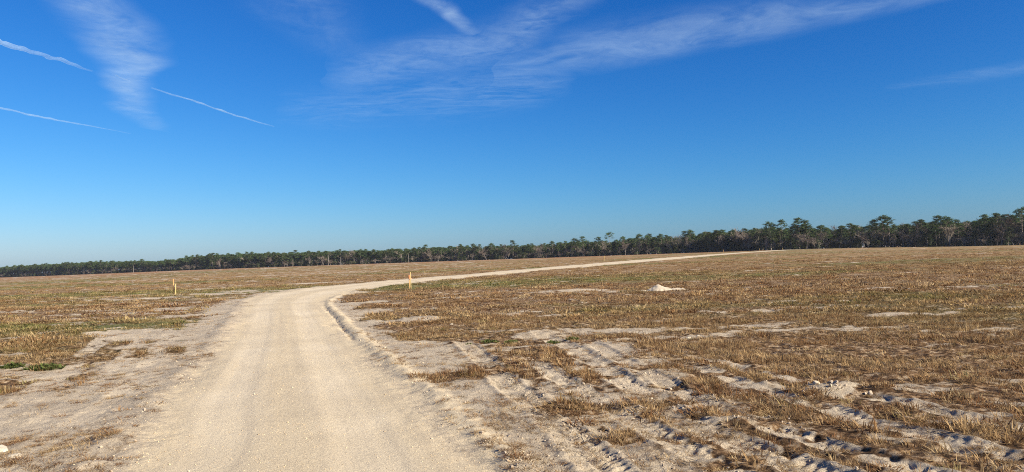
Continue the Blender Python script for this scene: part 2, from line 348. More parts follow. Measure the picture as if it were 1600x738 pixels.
# ------------------------------------------------------------------ geometry-node scatter
def scatter(name, protos, P, rot, scl, idx, tint, label, cat):
    c = bpy.data.collections.new(name + '_sources')
    for o in protos: c.objects.link(o)
    me = bpy.data.meshes.new(name); me.vertices.add(len(P)); me.vertices.foreach_set('co', np.asarray(P, np.float32).ravel())
    attr(me, 'rot', rot, 'FLOAT_VECTOR'); attr(me, 'scl', scl, 'FLOAT_VECTOR'); attr(me, 'idx', idx, 'INT'); attr(me, 'tint', tint)
    o = link(name, me)
    g = bpy.data.node_groups.new(name, 'GeometryNodeTree')
    g.interface.new_socket('Geometry', in_out='INPUT', socket_type='NodeSocketGeometry'); g.interface.new_socket('Geometry', in_out='OUTPUT', socket_type='NodeSocketGeometry')
    N = g.nodes.new; gi = N('NodeGroupInput'); go = N('NodeGroupOutput')
    ci = N('GeometryNodeCollectionInfo'); ci.inputs['Collection'].default_value = c; ci.inputs['Separate Children'].default_value = True; ci.inputs['Reset Children'].default_value = True
    ip = N('GeometryNodeInstanceOnPoints'); ip.inputs['Pick Instance'].default_value = True
    def na_(nm, t):
        n = N('GeometryNodeInputNamedAttribute'); n.data_type = t; n.inputs[0].default_value = nm; return n.outputs[0]
    L = g.links.new
    e2r = N('FunctionNodeEulerToRotation'); L(na_('rot', 'FLOAT_VECTOR'), e2r.inputs[0])
    L(gi.outputs[0], ip.inputs['Points']); L(ci.outputs[0], ip.inputs['Instance']); L(na_('idx', 'INT'), ip.inputs['Instance Index'])
    L(e2r.outputs[0], ip.inputs['Rotation']); L(na_('scl', 'FLOAT_VECTOR'), ip.inputs['Scale'])
    L(ip.outputs[0], go.inputs[0])
    md = o.modifiers.new('scatter', 'NODES'); md.node_group = g
    return tag(o, label, cat, kind='stuff')

def proto(name, me, mat):
    o = bpy.data.objects.new(name, me)
    if not me.materials: me.materials.append(mat)
    return o

# ------------------------------------------------------------------ grass
def grass_mat(name, dry, greenc):
    m = NM(name)
    oi = m.n('ShaderNodeObjectInfo'); t = m.attr('tint', 'INSTANCER')
    c = m.ramp(oi.outputs['Random'], dry)
    c = m.mix(t, c, m.ramp(oi.outputs['Random'], greenc))
    c = m.mix(m.rng(m.noise(.9, 4, .65), .42, .62, 0, .6), c, (.13, .058, .026)); c = m.mix(m.rng(m.noise(.8, 4, .65, vec=m.scaled((.16, 1.5, 1))), .49, .66, 0, .6), c, (.50, .35, .17))
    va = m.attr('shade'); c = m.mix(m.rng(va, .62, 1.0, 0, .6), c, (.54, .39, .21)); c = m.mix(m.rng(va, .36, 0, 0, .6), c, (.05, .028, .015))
    d = m.n('ShaderNodeBsdfDiffuse'); m.l(c, d.inputs[0]); tr = m.n('ShaderNodeBsdfTranslucent'); m.l(c, tr.inputs[0])
    mx = m.n('ShaderNodeMixShader'); mx.inputs[0].default_value = .3; m.l(d.outputs[0], mx.inputs[1]); m.l(tr.outputs[0], mx.inputs[2])
    return m.done(mx.outputs[0])
DRY = [(0, (.11, .048, .021)), (.25, (.215, .102, .044)), (.55, (.315, .178, .078)), (.8, (.42, .275, .13)), (1, (.53, .40, .22))]
GRN = [(0, (.07, .10, .02)), (.5, (.15, .18, .045)), (1, (.27, .26, .09))]
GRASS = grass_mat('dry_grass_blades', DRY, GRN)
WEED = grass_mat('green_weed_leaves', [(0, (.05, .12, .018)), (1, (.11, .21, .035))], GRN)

def tuft(name, nb, rad, h0, h1, wid, flat=.35, lean=.6, mat=GRASS, seed=0):
    g = random.Random(seed); V = []; Fc = []; sh = []
    for b in range(nb):
        a = g.uniform(0, 2 * math.pi); q = rad * math.sqrt(g.random()); x0, y0 = q * math.cos(a), q * math.sin(a)
        h = g.uniform(h0, h1); la = a + g.uniform(-1.3, 1.3); le = g.uniform(.1, lean)
        if g.random() < flat: le = g.uniform(.9, 1.45); h *= 1.3
        w_ = wid * g.uniform(.6, 1.3); fa = la + math.pi / 2 + g.uniform(-.7, .7); wx, wy = math.cos(fa) * w_, math.sin(fa) * w_
        px, py, pz = x0, y0, -.01; n0 = len(V); s_ = g.random()
        for k in range(3):
            t = k / 2; ww = (1 - .85 * t)
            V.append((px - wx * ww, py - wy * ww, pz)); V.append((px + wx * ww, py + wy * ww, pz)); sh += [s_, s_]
            e = le * (.6 + .7 * t); st = h * .5
            px += math.cos(la) * math.sin(e) * st; py += math.sin(la) * math.sin(e) * st; pz += max(math.cos(e), .03) * st
        for k in range(2): Fc.append((n0 + 2 * k, n0 + 2 * k + 1, n0 + 2 * k + 3, n0 + 2 * k + 2))
    me = mesh_np(name, V, Fc, False); attr(me, 'shade', sh)
    return proto(name, me, mat)

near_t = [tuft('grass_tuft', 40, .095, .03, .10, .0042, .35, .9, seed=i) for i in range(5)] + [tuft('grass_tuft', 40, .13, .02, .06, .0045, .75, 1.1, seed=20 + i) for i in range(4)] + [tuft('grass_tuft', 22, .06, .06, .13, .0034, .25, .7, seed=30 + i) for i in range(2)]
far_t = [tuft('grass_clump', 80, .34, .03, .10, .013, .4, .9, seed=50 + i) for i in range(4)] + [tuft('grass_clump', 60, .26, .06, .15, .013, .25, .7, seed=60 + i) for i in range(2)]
litter_t = [tuft('straw_litter', 9, .10, .05, .20, .0020, 1.0, 1.4, seed=80 + i) for i in range(4)] + [tuft('dead_mat', 60, .10, .03, .09, .0028, 1.0, 1.3, seed=90 + i) for i in range(2)]

def rings(spec):
    X = []; Y = []
    for (r0, r1, dens, half) in spec:
        n = int(dens * R(half) * (r1 * r1 - r0 * r0))
        q = np.sqrt(rng.uniform(r0 * r0, r1 * r1, n)); a = rng.uniform(-R(half), R(half), n)
        X.append(q * np.sin(a)); Y.append(q * np.cos(a))
    return np.concatenate(X), np.concatenate(Y)

def place_grass(name, protos, spec, s0, s1, label, lo=.18, hi=.62, hgt=1.0):
    x, y = rings(spec); f = fields(x, y)
    pn = fbm(x * 1.6, y * 1.6, 131, 3); patch = .6 * fbm(x * .45, y * .9, 132, 3) + .4 * fbm(x * .06, y * .75, 133, 3)
    f['sand'] = np.maximum(f['sand'], .8 * ss(.25, .6, f['trk']))
    keep = (rng.random(len(x)) > (.975 + .025 * (f['trk'] > .3)) * ss(lo, hi, f['sand'] + (pn - .5) * .5)) & (f['road'] < -.12) & (rng.random(len(x)) < .10 + 1.0 * ss(.38, .58, .5 * patch + .5 * pn))
    x, y = x[keep], y[keep]; n = len(x); f = {k: v[keep] for k, v in f.items()}
    z = f['h']; sc = rng.uniform(s0, s1, n) * (.75 + .5 * patch[keep])
    rot = np.stack([rng.normal(0, .10, n), rng.normal(0, .10, n), rng.uniform(0, 6.283, n)], 1)
    sc = sc * np.exp(np.clip(rng.normal(0, .28, n), -.6, .45)); scl = np.stack([sc, sc, sc * hgt * np.exp(np.clip(rng.normal(-.12, .22, n), -.6, .3)) * (1 - .45 * ss(.3, .7, f['sand'])) * (.25 + .85 * pn[keep])], 1)
    tint = np.clip(f['green'] * rng.uniform(.35, 1.15, n) + (rng.random(n) < .035 + .08 * (x < -6)) * .6, 0, 1)
    return scatter(name, protos, np.stack([x, y, z], 1), rot, scl, rng.integers(0, len(protos), n), tint, label, 'grass')

place_grass('dry_grass', near_t, [(3.5, 12, 150, 52), (12, 24, 72, 46), (24, 34, 30, 44)], .7, 1.35, 'short dry brown grass tufts on the near field')
place_grass('distant_dry_grass', far_t, [(22, 40, 7, 44), (40, 80, 5.5, 42), (80, 150, 1.6, 42), (150, 260, .5, 42)], .8, 1.5, 'mown brown grass of the field beyond the stakes', hgt=.7)
# straw litter over the bare sand
x, y = rings([(4, 10, 130, 50), (10, 20, 48, 46), (20, 32, 12, 44)]); f = fields(x, y)
k = (f['road'] < -.1) & (f['sand'] > .3) & (rng.random(len(x)) < .12 + ss(.42, .62, fbm(x * 1.3, y * 1.3, 141, 3)) + .3 * f['dist'])
x, y, z, dd = x[k], y[k], f['h'][k], f['dist'][k]; n = len(x); sc = rng.uniform(.35, 1.2, n)
az = np.where(rng.random(n) < .6, rng.normal(.35, .5, n), rng.uniform(0, 6.28, n)); mat_ = rng.random(n) < .10 + .22 * dd
scatter('straw_litter', litter_t, np.stack([x, y, z + .004], 1), np.stack([rng.normal(0, .05, n), rng.normal(0, .05, n), az], 1), np.stack([sc * .6, sc * 1.2, sc * .4], 1), np.where(mat_, rng.integers(4, 6, n), rng.integers(0, 4, n)), np.zeros(n), 'loose straw and dead stems scattered over bare sand', 'straw')

# ------------------------------------------------------------------ stones
def stone_mesh(name, seed, sub=2, flat=.55, rough=.28):
    import bmesh
    bm = bmesh.new(); bmesh.ops.create_icosphere(bm, subdivisions=sub, radius=1)
    g = random.Random(seed); ps = [(Vector((g.gauss(0, 1), g.gauss(0, 1), g.gauss(0, 1))).normalized(), g.uniform(.55, .95)) for _ in range(9)]
    for v in bm.verts:
        c = v.co.copy()
        for (nrm, d) in ps:
            e = c.dot(nrm)
            if e > d: c -= nrm * (e - d)
        c *= 1 + g.uniform(-.5, .5) * rough * .25
        v.co = Vector((c.x, c.y * .8, c.z * flat))
    me = bpy.data.meshes.new(name); bm.to_mesh(me); bm.free(); return me
m = NM('limestone'); nA = m.noise(14, 5, .7)
LIME = m.done(m.bsdf(m.ramp(nA, [(.3, (.38, .32, .235)), (.55, (.50, .43, .32)), (.75, (.60, .535, .42))]), .9, .15, m.bump(m.noise(60, 4, .7), .5, .01)))
m = NM('gravel'); oi = m.n('ShaderNodeObjectInfo'); GRAV = m.done(m.bsdf(m.ramp(oi.outputs['Random'], [(0, (.30, .23, .15)), (.4, (.50, .39, .25)), (.8, (.57, .445, .28)), (1, (.64, .52, .36))]), .95, .1))
peb = [proto('gravel_stone', stone_mesh('gravel_stone', 200 + i, 1, .6), GRAV) for i in range(4)]
x, y = rings([(4, 9, 260, 46), (9, 16, 90, 42), (16, 28, 22, 38)]); f = fields(x, y)
edge_b = np.exp(-(f['road'] / .35) ** 2)
pn = fbm(x * .8, y * .8, 151, 3) + .10 - .20 * (np.minimum(np.abs(f['lat'] - .27), np.abs(f['lat'] - .72)) < .10)
k = ((f['road'] > .1) & (rng.random(len(x)) < .15 + 1.0 * ss(.45, .62, pn))) | (rng.random(len(x)) < edge_b * .9) | ((f['sand'] > .6) & (rng.random(len(x)) < .15))
x, y, z = x[k], y[k], f['h'][k]; n = len(x); sc = .0035 + .006 * rng.random(n) ** 3 + .009 * rng.random(n) ** 24
sc *= 1 + .5 * ss(8, 25, np.hypot(x, y))
scatter('limerock_gravel', peb, np.stack([x, y, z + sc * .2], 1), rng.uniform(0, 6.28, (n, 3)) * np.array([.1, .1, 1]), np.stack([sc] * 3, 1), rng.integers(0, 4, n), np.zeros(n), 'fine loose limerock gravel strewn over the road', 'gravel')

m = NM('clod_sand'); oi = m.n('ShaderNodeObjectInfo'); CLOD = m.done(m.bsdf(m.ramp(oi.outputs['Random'], [(0, (.26, .20, .145)), (.5, (.40, .32, .23)), (1, (.50, .405, .29))]), .95, .1))
clod = [proto('soil_clod', stone_mesh('soil_clod', 230 + i, 2, .75, .6), CLOD) for i in range(4)]
x, y = rings([(4, 9, 170, 48), (9, 18, 70, 44), (18, 34, 10, 40)]); f = fields(x, y); pn = fbm(x * 1.5, y * 1.5, 155, 3)
heap = np.exp(-(((x - 4.0) / .6) ** 2 + ((y - 9.6) / .4) ** 2))
k = ((f['road'] < -.05) & (f['sand'] > .25) & (rng.random(len(x)) < (.06 + .9 * ss(.45, .62, pn)) * np.clip(f['dist'] + .9 * np.exp(-((f['road'] + .28) / .22) ** 2), 0, 1))) | (rng.random(len(x)) < heap)
x, y, z = x[k], y[k], f['h'][k]; n = len(x); sc = .006 + .013 * rng.random(n) ** 2 + .022 * rng.random(n) ** 14 + .034 * heap[k] * rng.random(n)
scatter('sand_clods', clod, np.stack([x, y, z + sc * .25], 1), rng.uniform(0, 6.28, (n, 3)) * np.array([.15, .15, 1]), np.stack([sc, sc * rng.uniform(.7, 1.1, n), sc * rng.uniform(.6, 1.1, n)], 1), rng.integers(0, 4, n), np.zeros(n), 'crumbled sand clods churned up along the tracks', 'clods')

for i, (x, y, s, a, lab) in enumerate([
    (-5.32, 7.80, .135, .2, 'large flat white limestone rock cut by the left edge of the picture'),
    (-5.00, 7.56, .085, .5, 'cream limestone rock lying in dead stems near the lower left corner'),
    (-4.97, 7.20, .075, 1.0, 'small cream limestone rock nearest the lower left corner'),
    (-5.42, 31.64, .07, .3, 'white stone on the sand just right of the road bend'),
    (3.68, 16.25, .075, .7, 'white chunk of limestone in the dry grass of the right field'),
    (3.93, 16.4, .04, .1, 'small pale stone beside the white chunk in the right field'),
    (-1.79, 21.4, .07, .9, 'pale stone at the edge of the churned sand right of the road')]):
    me = stone_mesh('limestone_rock', 300 + i, 2, .42, .5)
    for p in me.polygons: p.use_smooth = False
    o = link('limestone_rock', me, LIME); o.location = (x, y, float(hz(x, y)[0]) + s * .04); o.scale = (s, s, s); o.rotation_euler = (.05, -.06, a)
    tag(o, lab, 'rock', 'limestone rocks')

# ------------------------------------------------------------------ sand mound
m = NM('heaped_sand'); nA = m.noise(3, 5); nB = m.noise(30, 4, .7)
c = m.ramp(nA, [(.3, (.42, .34, .245)), (.7, (.54, .45, .325))]); c = m.mix(m.rng(nB, .58, .72, 0, .5), c, (.28, .22, .15))
HEAP = m.done(m.bsdf(c, .95, .1, m.bump(nB, .6, .03)))
mx0, my0 = 7.05, 36.9; U, Vv = 70, 44
u, v = np.meshgrid(np.linspace(-1.5, 1.9, U), np.linspace(-.75, .75, Vv)); u = u.ravel(); v = v.ravel()
hh = .27 * np.maximum(0, 1 - np.hypot((u + .1) / (np.where(u < -.1, .62, .95)), v / .62)) ** .85
hh = np.maximum(hh, .10 * np.maximum(0, 1 - np.hypot((u - .85) / .75, v / .45)) ** .7)
hh = np.maximum(hh, .05 * np.maximum(0, 1 - np.hypot((u + .95) / .45, v / .3)))
hh = hh * (.75 + .5 * fbm(u * 4, v * 4, 161, 3)) + (hh > .001) * (fbm(u * 9, v * 9, 162, 3) - .5) * .05
z = hz(mx0 + u, my0 + v) + np.where(hh > .004, hh, -.12)
i0 = (np.arange(Vv - 1)[:, None] * U + np.arange(U - 1)[None, :]).ravel()
me = mesh_np('sand_mound', np.stack([u, v, z - z.min() * 0], 1), np.stack([i0, i0 + 1, i0 + U + 1, i0 + U], 1))
o = link('sand_mound', me, HEAP); o.location = (mx0, my0, 0); o.scale.x = .88
tag(o, 'small pale sand mound standing alone in the brown grass right of the road', 'sand mound')

# ------------------------------------------------------------------ green weed patches
def leafy(name, n, rx, ry, h, seed):
    g = random.Random(seed); V = []; Fc = []; sh = []
    for i in range(n):
        a = g.uniform(0, 6.283); q = math.sqrt(g.random()); x0, y0 = q * rx * math.cos(a), q * ry * math.sin(a)
        hh = h * g.uniform(.25, 1) * (1 - .6 * q * q); la = g.uniform(0, 6.283); l = g.uniform(.035, .075); w_ = l * g.uniform(.2, .36); up = g.uniform(-.1, .9)
        d = Vector((math.cos(la) * math.cos(up), math.sin(la) * math.cos(up), math.sin(up))); s = Vector((-math.sin(la), math.cos(la), g.uniform(-.3, .3)))
        b = Vector((x0, y0, hh)); n0 = len(V)
        V += [b, b + d * l * .5 - s * w_, b + d * l, b + d * l * .5 + s * w_]; Fc.append((n0, n0 + 1, n0 + 2, n0 + 3)); sh += [g.random() * .4] * 4
        if i % 4 == 0:
            n0 = len(V); V += [Vector((x0 - .002, y0, -.03)), Vector((x0 + .002, y0, -.03)), b + Vector((.002, 0, 0)), b - Vector((.002, 0, 0))]; Fc.append((n0, n0 + 1, n0 + 2, n0 + 3)); sh += [.2] * 4
    me = mesh_np(name, V, Fc, False); attr(me, 'shade', sh); return me
m = NM('weed_leaves'); c = m.ramp(m.noise(9, 3), [(.35, (.06, .085, .022)), (.65, (.13, .15, .05))]); c = m.mix(m.math('MULTIPLY', m.attr('shade'), .4), c, (.3, .3, .1))
d = m.n('ShaderNodeBsdfDiffuse'); m.l(c, d.inputs[0]); tr = m.n('ShaderNodeBsdfTranslucent'); m.l(c, tr.inputs[0]); mx = m.n('ShaderNodeMixShader'); mx.inputs[0].default_value = .35; m.l(d.outputs[0], mx.inputs[1]); m.l(tr.outputs[0], mx.inputs[2])
LEAF = m.done(mx.outputs[0])
for i, (x, y, rx, ry, h, nn, lab) in enumerate([
    (-9.2, 14.85, .38, .22, .10, 620, 'bright green weed patch on bare sand at the far left, larger one'),
    (-9.85, 14.9, .22, .14, .09, 350, 'low green weed patch left of the larger bright green one'),
    (-1.02, 16.5, .15, .14, .06, 150, 'green weed clump nearest the road behind the brown grass patch'),
    (-.56, 16.45, .20, .16, .07, 220, 'middle green weed clump behind the brown grass patch'),
    (-.10, 16.3, .16, .13, .08, 220, 'small green weed clump third from the road behind the brown grass patch'),
    (.80, 16.05, .17, .14, .06, 170, 'green weed clump at the head of the crawler track'),
    (1.2, 16.2, .14, .12, .07, 180, 'tiny green weed clump right of the crawler track head')]):
    o = link('weed_patch', leafy('weed_patch', nn, rx, ry, h, 400 + i), LEAF); o.location = (x, y, float(hz(x, y)[0]) - .01); o.rotation_euler.z = i
    tag(o, lab, 'weeds', 'green weed patches')

# ------------------------------------------------------------------ survey stakes
m = NM('lath_wood'); n_ = m.noise(1, 5, .6, vec=m.scaled((60, 60, 4)))
LATH = m.done(m.bsdf(m.ramp(n_, [(.3, (.36, .20, .08)), (.7, (.50, .31, .13))]), .8, .2))
m = NM('weathered_lath'); n_ = m.noise(1, 5, .6, vec=m.scaled((60, 60, 4)))
LATH2 = m.done(m.bsdf(m.ramp(n_, [(.3, (.38, .27, .11)), (.7, (.52, .39, .17))]), .8, .2))
m = NM('orange_paint'); OR = m.done(m.bsdf((.55, .20, .075), .6, .3))
m = NM('pink_ribbon'); PK = m.done(m.bsdf((.75, .33, .16), .6, .3))
def lath_mesh(name, w_, t, h, pointed=True):
    z0 = -.25; V = [(-w_ / 2, -t / 2, z0), (w_ / 2, -t / 2, z0), (w_ / 2, t / 2, z0), (-w_ / 2, t / 2, z0)]
    V += [(x, y, h - .012) for x, y, _ in V[:4]]; V += [(x * .8, y * .8, h) for x, y, _ in V[:4]]; V.append((0, 0, z0 - .12))
    Fc = [(0, 1, 5, 4), (1, 2, 6, 5), (2, 3, 7, 6), (3, 0, 4, 7), (4, 5, 9, 8), (5, 6, 10, 9), (6, 7, 11, 10), (7, 4, 8, 11), (8, 9, 10, 11), (1, 0, 12), (2, 1, 12), (3, 2, 12), (0, 3, 12)]
    me = bpy.data.meshes.new(name); me.from_pydata(V, [], Fc); return me
def band_mesh(name, w_, t, z0, z1):
    q = .004; V = [(sx * (w_ / 2 + q), sy * (t / 2 + q), z) for z in (z0, z1) for sx, sy in ((-1, -1), (1, -1), (1, 1), (-1, 1))]
    Fc = [(0, 1, 5, 4), (1, 2, 6, 5), (2, 3, 7, 6), (3, 0, 4, 7), (4, 5, 6, 7), (3, 2, 1, 0)]
    me = bpy.data.meshes.new(name); me.from_pydata(V, [], Fc); return me
def ribbon_mesh(name, z, l, seed):
    g = random.Random(seed); V = []; Fc = []
    for k in range(7):
        t = k / 6; x = .03 + l * (t - .25 * t * t); zz = z + .02 * math.sin(t * 5) - .16 * t * t; yy = .02 * math.sin(t * 7)
        V += [(x, yy, zz - .016), (x, yy + .006, zz + .016)]
        if k: Fc.append((2 * k - 2, 2 * k, 2 * k + 1, 2 * k - 1))
    me = bpy.data.meshes.new(name); me.from_pydata(V, [], Fc); return me
def stake(x, y, w_, t, h, mat, lab, rot=0, lean=(0, 0), paint=None, ribbon=None):
    e = bpy.data.objects.new('survey_stake', None); COL.objects.link(e); e.empty_display_size = .1
    e.location = (x, y, float(hz(x, y)[0])); e.rotation_euler = (lean[0], lean[1], rot)
    link('lath', lath_mesh('lath', w_, t, h), mat, e)
    if paint: link('painted_band', band_mesh('painted_band', w_, t, h - paint, h - .015), OR, e)
    if ribbon: link('ribbon', ribbon_mesh('ribbon', h * ribbon, .17, int(x * 10)), PK, e); link('ribbon_knot', band_mesh('ribbon_knot', w_ + .012, t + .012, h * ribbon - .02, h * ribbon + .02), PK, e)
    return tag(e, lab, 'stake', 'survey stakes')
stake(-24.92, 55.73, .062, .03, 1.16, LATH, 'taller orange wooden survey stake left of the road', .75, (0, -.02), paint=.30)
stake(-24.74, 55.6, .062, .03, .82, LATH2, 'shorter yellowish stake set against the taller one left of the road', .9, (0, .015))
stake(-7.04, 52.05, .05, .03, 1.14, LATH2, 'tall thin wooden survey stake with ribbon at the inside of the road bend', .8, (0, -.015), ribbon=.62)
stake(-7.14, 52.2, .055, .03, .95, LATH, 'shorter orange topped stake touching the ribboned stake at the bend', .6, (0, -.03), paint=.28)
stake(24.5, 202.6, .09, .05, 1.35, LATH2, 'pale stake far out left of the road before the middle treeline')
stake(95.7, 345, .12, .08, 1.3, LATH, 'dark post beside the far end of the road where it meets the treeline')
stake(125.3, 385, .12, .08, 1.2, LATH2, 'grey post right of the far road end, left one of two')
stake(140.5, 395, .12, .08, 1.2, LATH2, 'grey post right of the far road end, right one of two')

# ------------------------------------------------------------------ trees
def foliage_mat(name, stops, trans=.2):
    m = NM(name); oi = m.n('ShaderNodeObjectInfo')
    tc = m.n('ShaderNodeTexCoord'); c = m.ramp(m.noise(.55, 4, .6, vec=tc.outputs['Object']), stops)
    hv = m.n('ShaderNodeHueSaturation'); m.l(c, hv.inputs['Color']); m.l(m.rng(oi.outputs['Random'], 0, 1, .75, 1.2), hv.inputs['Value']); m.l(m.rng(oi.outputs['Random'], 0, 1, .485, .515), hv.inputs['Hue'])
    d = m.n('ShaderNodeBsdfDiffuse'); m.l(hv.outputs[0], d.inputs[0]); tr = m.n('ShaderNodeBsdfTranslucent'); m.l(hv.outputs[0], tr.inputs[0])
    mx = m.n('ShaderNodeMixShader'); mx.inputs[0].default_value = trans; m.l(d.outputs[0], mx.inputs[1]); m.l(tr.outputs[0], mx.inputs[2])
    return m.done(mx.outputs[0])
def bark_mat(name, stops):
    m = NM(name); tc = m.n('ShaderNodeTexCoord'); return m.done(m.bsdf(m.ramp(m.noise(2.2, 5, .7, vec=tc.outputs['Object']), stops), .95, .1))
PINE = foliage_mat('pine_needles', [(.3, (.040, .062, .024)), (.55, (.080, .115, .042)), (.75, (.125, .155, .062))], .12)
OAK = foliage_mat('evergreen_leaves', [(.3, (.034, .045, .020)), (.55, (.070, .085, .036)), (.75, (.12, .125, .06))], .12)
TWIG = foliage_mat('bare_twigs', [(.3, (.13, .10, .08)), (.55, (.21, .17, .135)), (.75, (.30, .25, .20))], .0)
BARKP = bark_mat('pine_bark', [(.3, (.14, .11, .085)), (.7, (.29, .24, .20))])
BARKG = bark_mat('grey_bark', [(.3, (.16, .135, .115)), (.7, (.34, .30, .26))])
SNAG = bark_mat('dead_wood', [(.3, (.24, .21, .18)), (.7, (.36, .32, .28))])

class TB:
    def __init__(s): s.V = []; s.F = []
    def tube(s, pts, rad, k=5):
        n0 = len(s.V); P = [Vector(p) for p in pts]
        for i, p in enumerate(P):
            d = (P[min(i + 1, len(P) - 1)] - P[max(i - 1, 0)]).normalized(); a = d.orthogonal().normalized(); b = d.cross(a)
            for j_ in range(k):
                t = 2 * math.pi * j_ / k; s.V.append(p + (a * math.cos(t) + b * math.sin(t)) * rad[i])
        for i in range(len(P) - 1):
            for j_ in range(k):
                s.F.append((n0 + i * k + j_, n0 + i * k + (j_ + 1) % k, n0 + (i + 1) * k + (j_ + 1) % k, n0 + (i + 1) * k + j_))
    def leaf(s, c, g, size, aspect=.55, flat=0.0):
        d = Vector((g.gauss(0, 1), g.gauss(0, 1), g.gauss(0, 1) * (1 - flat))).normalized(); e = d.orthogonal().normalized(); e = (e * math.cos(g.uniform(0, 3)) + d.cross(e) * math.sin(g.uniform(0, 3))).normalized()
        n0 = len(s.V); l = size * g.uniform(.6, 1.3); w_ = l * aspect
        s.V += [c - d * l * .5, c + e * w_ * .5, c + d * l * .5, c - e * w_ * .5]; s.F.append((n0, n0 + 1, n0 + 2, n0 + 3))
    def pad(s, c, g, rx, rz, n, size):
        for _ in range(n):
            v = Vector((g.gauss(0, .5), g.gauss(0, .5), g.gauss(0, .5))); s.leaf(c + Vector((v.x * rx, v.y * rx, v.z * rz)), g, size, .5, .3)
    def mesh(s, name, smooth=False): return mesh_np(name, s.V, s.F, smooth)

def pine(seed, h=17.0, start=.55, width=2.6, dens=1.0):
    g = random.Random(seed); T = TB(); C = TB()
    bx, by = g.uniform(-.5, .5), g.uniform(-.5, .5)
    def at(t): return Vector((bx * t * t + .12 * math.sin(t * 6 + seed), by * t * t, h * t))
    ts = [0, .04, .2, .4, .6, .8, .93, 1]; r0 = h * .0115
    T.tube([at(t) - Vector((0, 0, .3 if t == 0 else 0)) for t in ts], [r0 * 1.35, r0, r0 * .9, r0 * .78, r0 * .62, r0 * .4, r0 * .2, .02], 6)
    nl = int(19 * dens); az = g.uniform(0, 6)
    for i in range(nl):
        t = start + (1 - start) * ((i + g.random()) / nl) ** .9 * .98
        az += 2.4 + g.uniform(-.5, .5); u = (t - start) / (1 - start)
        L = width * (.55 + .75 * math.sin(math.pi * min(1, .25 + u * .75))) * g.uniform(.55, 1.15) * (1 - .35 * u)
        up = g.uniform(.05, .55); b = at(t); e = b + Vector((math.cos(az) * L, math.sin(az) * L, L * up)); mid = (b + e) / 2 - Vector((0, 0, L * .06))
        T.tube([b, mid, e], [r0 * .28, r0 * .2, .02], 4)
        for k_ in range(g.choice((2, 3, 3))):
            q = e.lerp(mid, k_ * .38 + g.uniform(-.1, .1)) + Vector((g.gauss(0, .25), g.gauss(0, .25), g.uniform(0, .3)))
            C.pad(q, g, g.uniform(.65, 1.1), g.uniform(.32, .55), int(34 * dens), .42)
    for _ in range(4): C.pad(at(1) + Vector((g.gauss(0, .5), g.gauss(0, .5), -g.uniform(0, .9))), g, .85, .5, 34, .4)
    for _ in range(int(5)):     # a few dead stubs below the crown
        t = g.uniform(.3, start); az += 2; b = at(t); T.tube([b, b + Vector((math.cos(az) * .8, math.sin(az) * .8, .15))], [.05, .015], 4)
    return T.mesh('trunk', True), C.mesh('crown')

def broad(seed, h=11.0, w_=4.2, n=2300, low=.10):
    g = random.Random(seed); T = TB(); C = TB()
    T.tube([(0, 0, -.3), (.1, 0, h * .2), (.25, .1, h * .45), (.2, .2, h * .7)], [.30, .24, .17, .07], 6)
    lobes = []
    for i in range(15):
        a = g.uniform(0, 6.283); zz = low + (.95 - low) * g.random(); q = w_ * .62 * math.sin(math.pi * min(.95, .28 + zz * .68)) * math.sqrt(g.uniform(.2, 1))
        c = Vector((q * math.cos(a), q * math.sin(a), h * (zz * .86 + .04))); lobes.append((c, g.uniform(.75, 1.6)))
        T.tube([(.2, .1, h * .18 + zz * h * .3), c * .6 + Vector((.1, 0, h * .12)), c], [.10, .06, .02], 4)
    lobes.append((Vector((g.uniform(-.6, .6), g.uniform(-.6, .6), h * .9)), 1.2))
    for (c, q) in lobes:
        for _ in range(n // len(lobes)):
            v = Vector((g.gauss(0, 1), g.gauss(0, 1), g.gauss(0, 1))).normalized() * (q * g.random() ** .4 * g.uniform(.8, 1.25)); v.z *= .75
            C.leaf(c + v, g, .42, .6)
    return T.mesh('trunk', True), C.mesh('crown')

def bare(seed, h=12.0):
    g = random.Random(seed); T = TB(); C = TB()
    def grow(p, d, l, r, lev):
        n = 3; pts = [p]; q = p.copy(); dd = d.copy()
        for i in range(n):
            dd = (dd + Vector((g.gauss(0, .13), g.gauss(0, .13), g.gauss(.03, .07)))).normalized(); q = q + dd * l / n; pts.append(q.copy())
        (T if lev < 2 else C).tube(pts, [r, r * .85, r * .7, r * .5], 5 if lev == 0 else 3)
        if lev >= 4: return
        for k_ in range((5, 5, 4, 3)[lev]):
            t = g.uniform(.35 if lev else .3, 1.0); b = pts[min(int(t * n), n - 1)].lerp(pts[min(int(t * n) + 1, n)], t * n % 1)
            s = Vector((g.gauss(0, 1), g.gauss(0, 1), g.gauss(0, .5))); s = (dd * .75 + s.normalized() * g.uniform(.5, .95) + Vector((0, 0, .2))).normalized()
            grow(b, s, l * g.uniform(.5, .72), max(r * .45, .042), lev + 1)
    grow(Vector((0, 0, -.3)), Vector((g.uniform(-.08, .08), g.uniform(-.08, .08), 1)), h * .52, h * .017, 0)
    return T.mesh('trunk', True), C.mesh('crown')

def snag(seed, h=9.0):
    g = random.Random(seed); T = TB()
    T.tube([(0, 0, -.3), (.05, 0, h * .5), (.2, .1, h * .85), (.22, .1, h)], [.24, .19, .13, .05], 6)
    for i in range(5):
        a = g.uniform(0, 6.28); z_ = h * g.uniform(.45, .95); T.tube([(.1, .05, z_), (.1 + math.cos(a) * .7, math.sin(a) * .7, z_ + .5)], [.06, .015], 4)
    return T.mesh('trunk', True), None

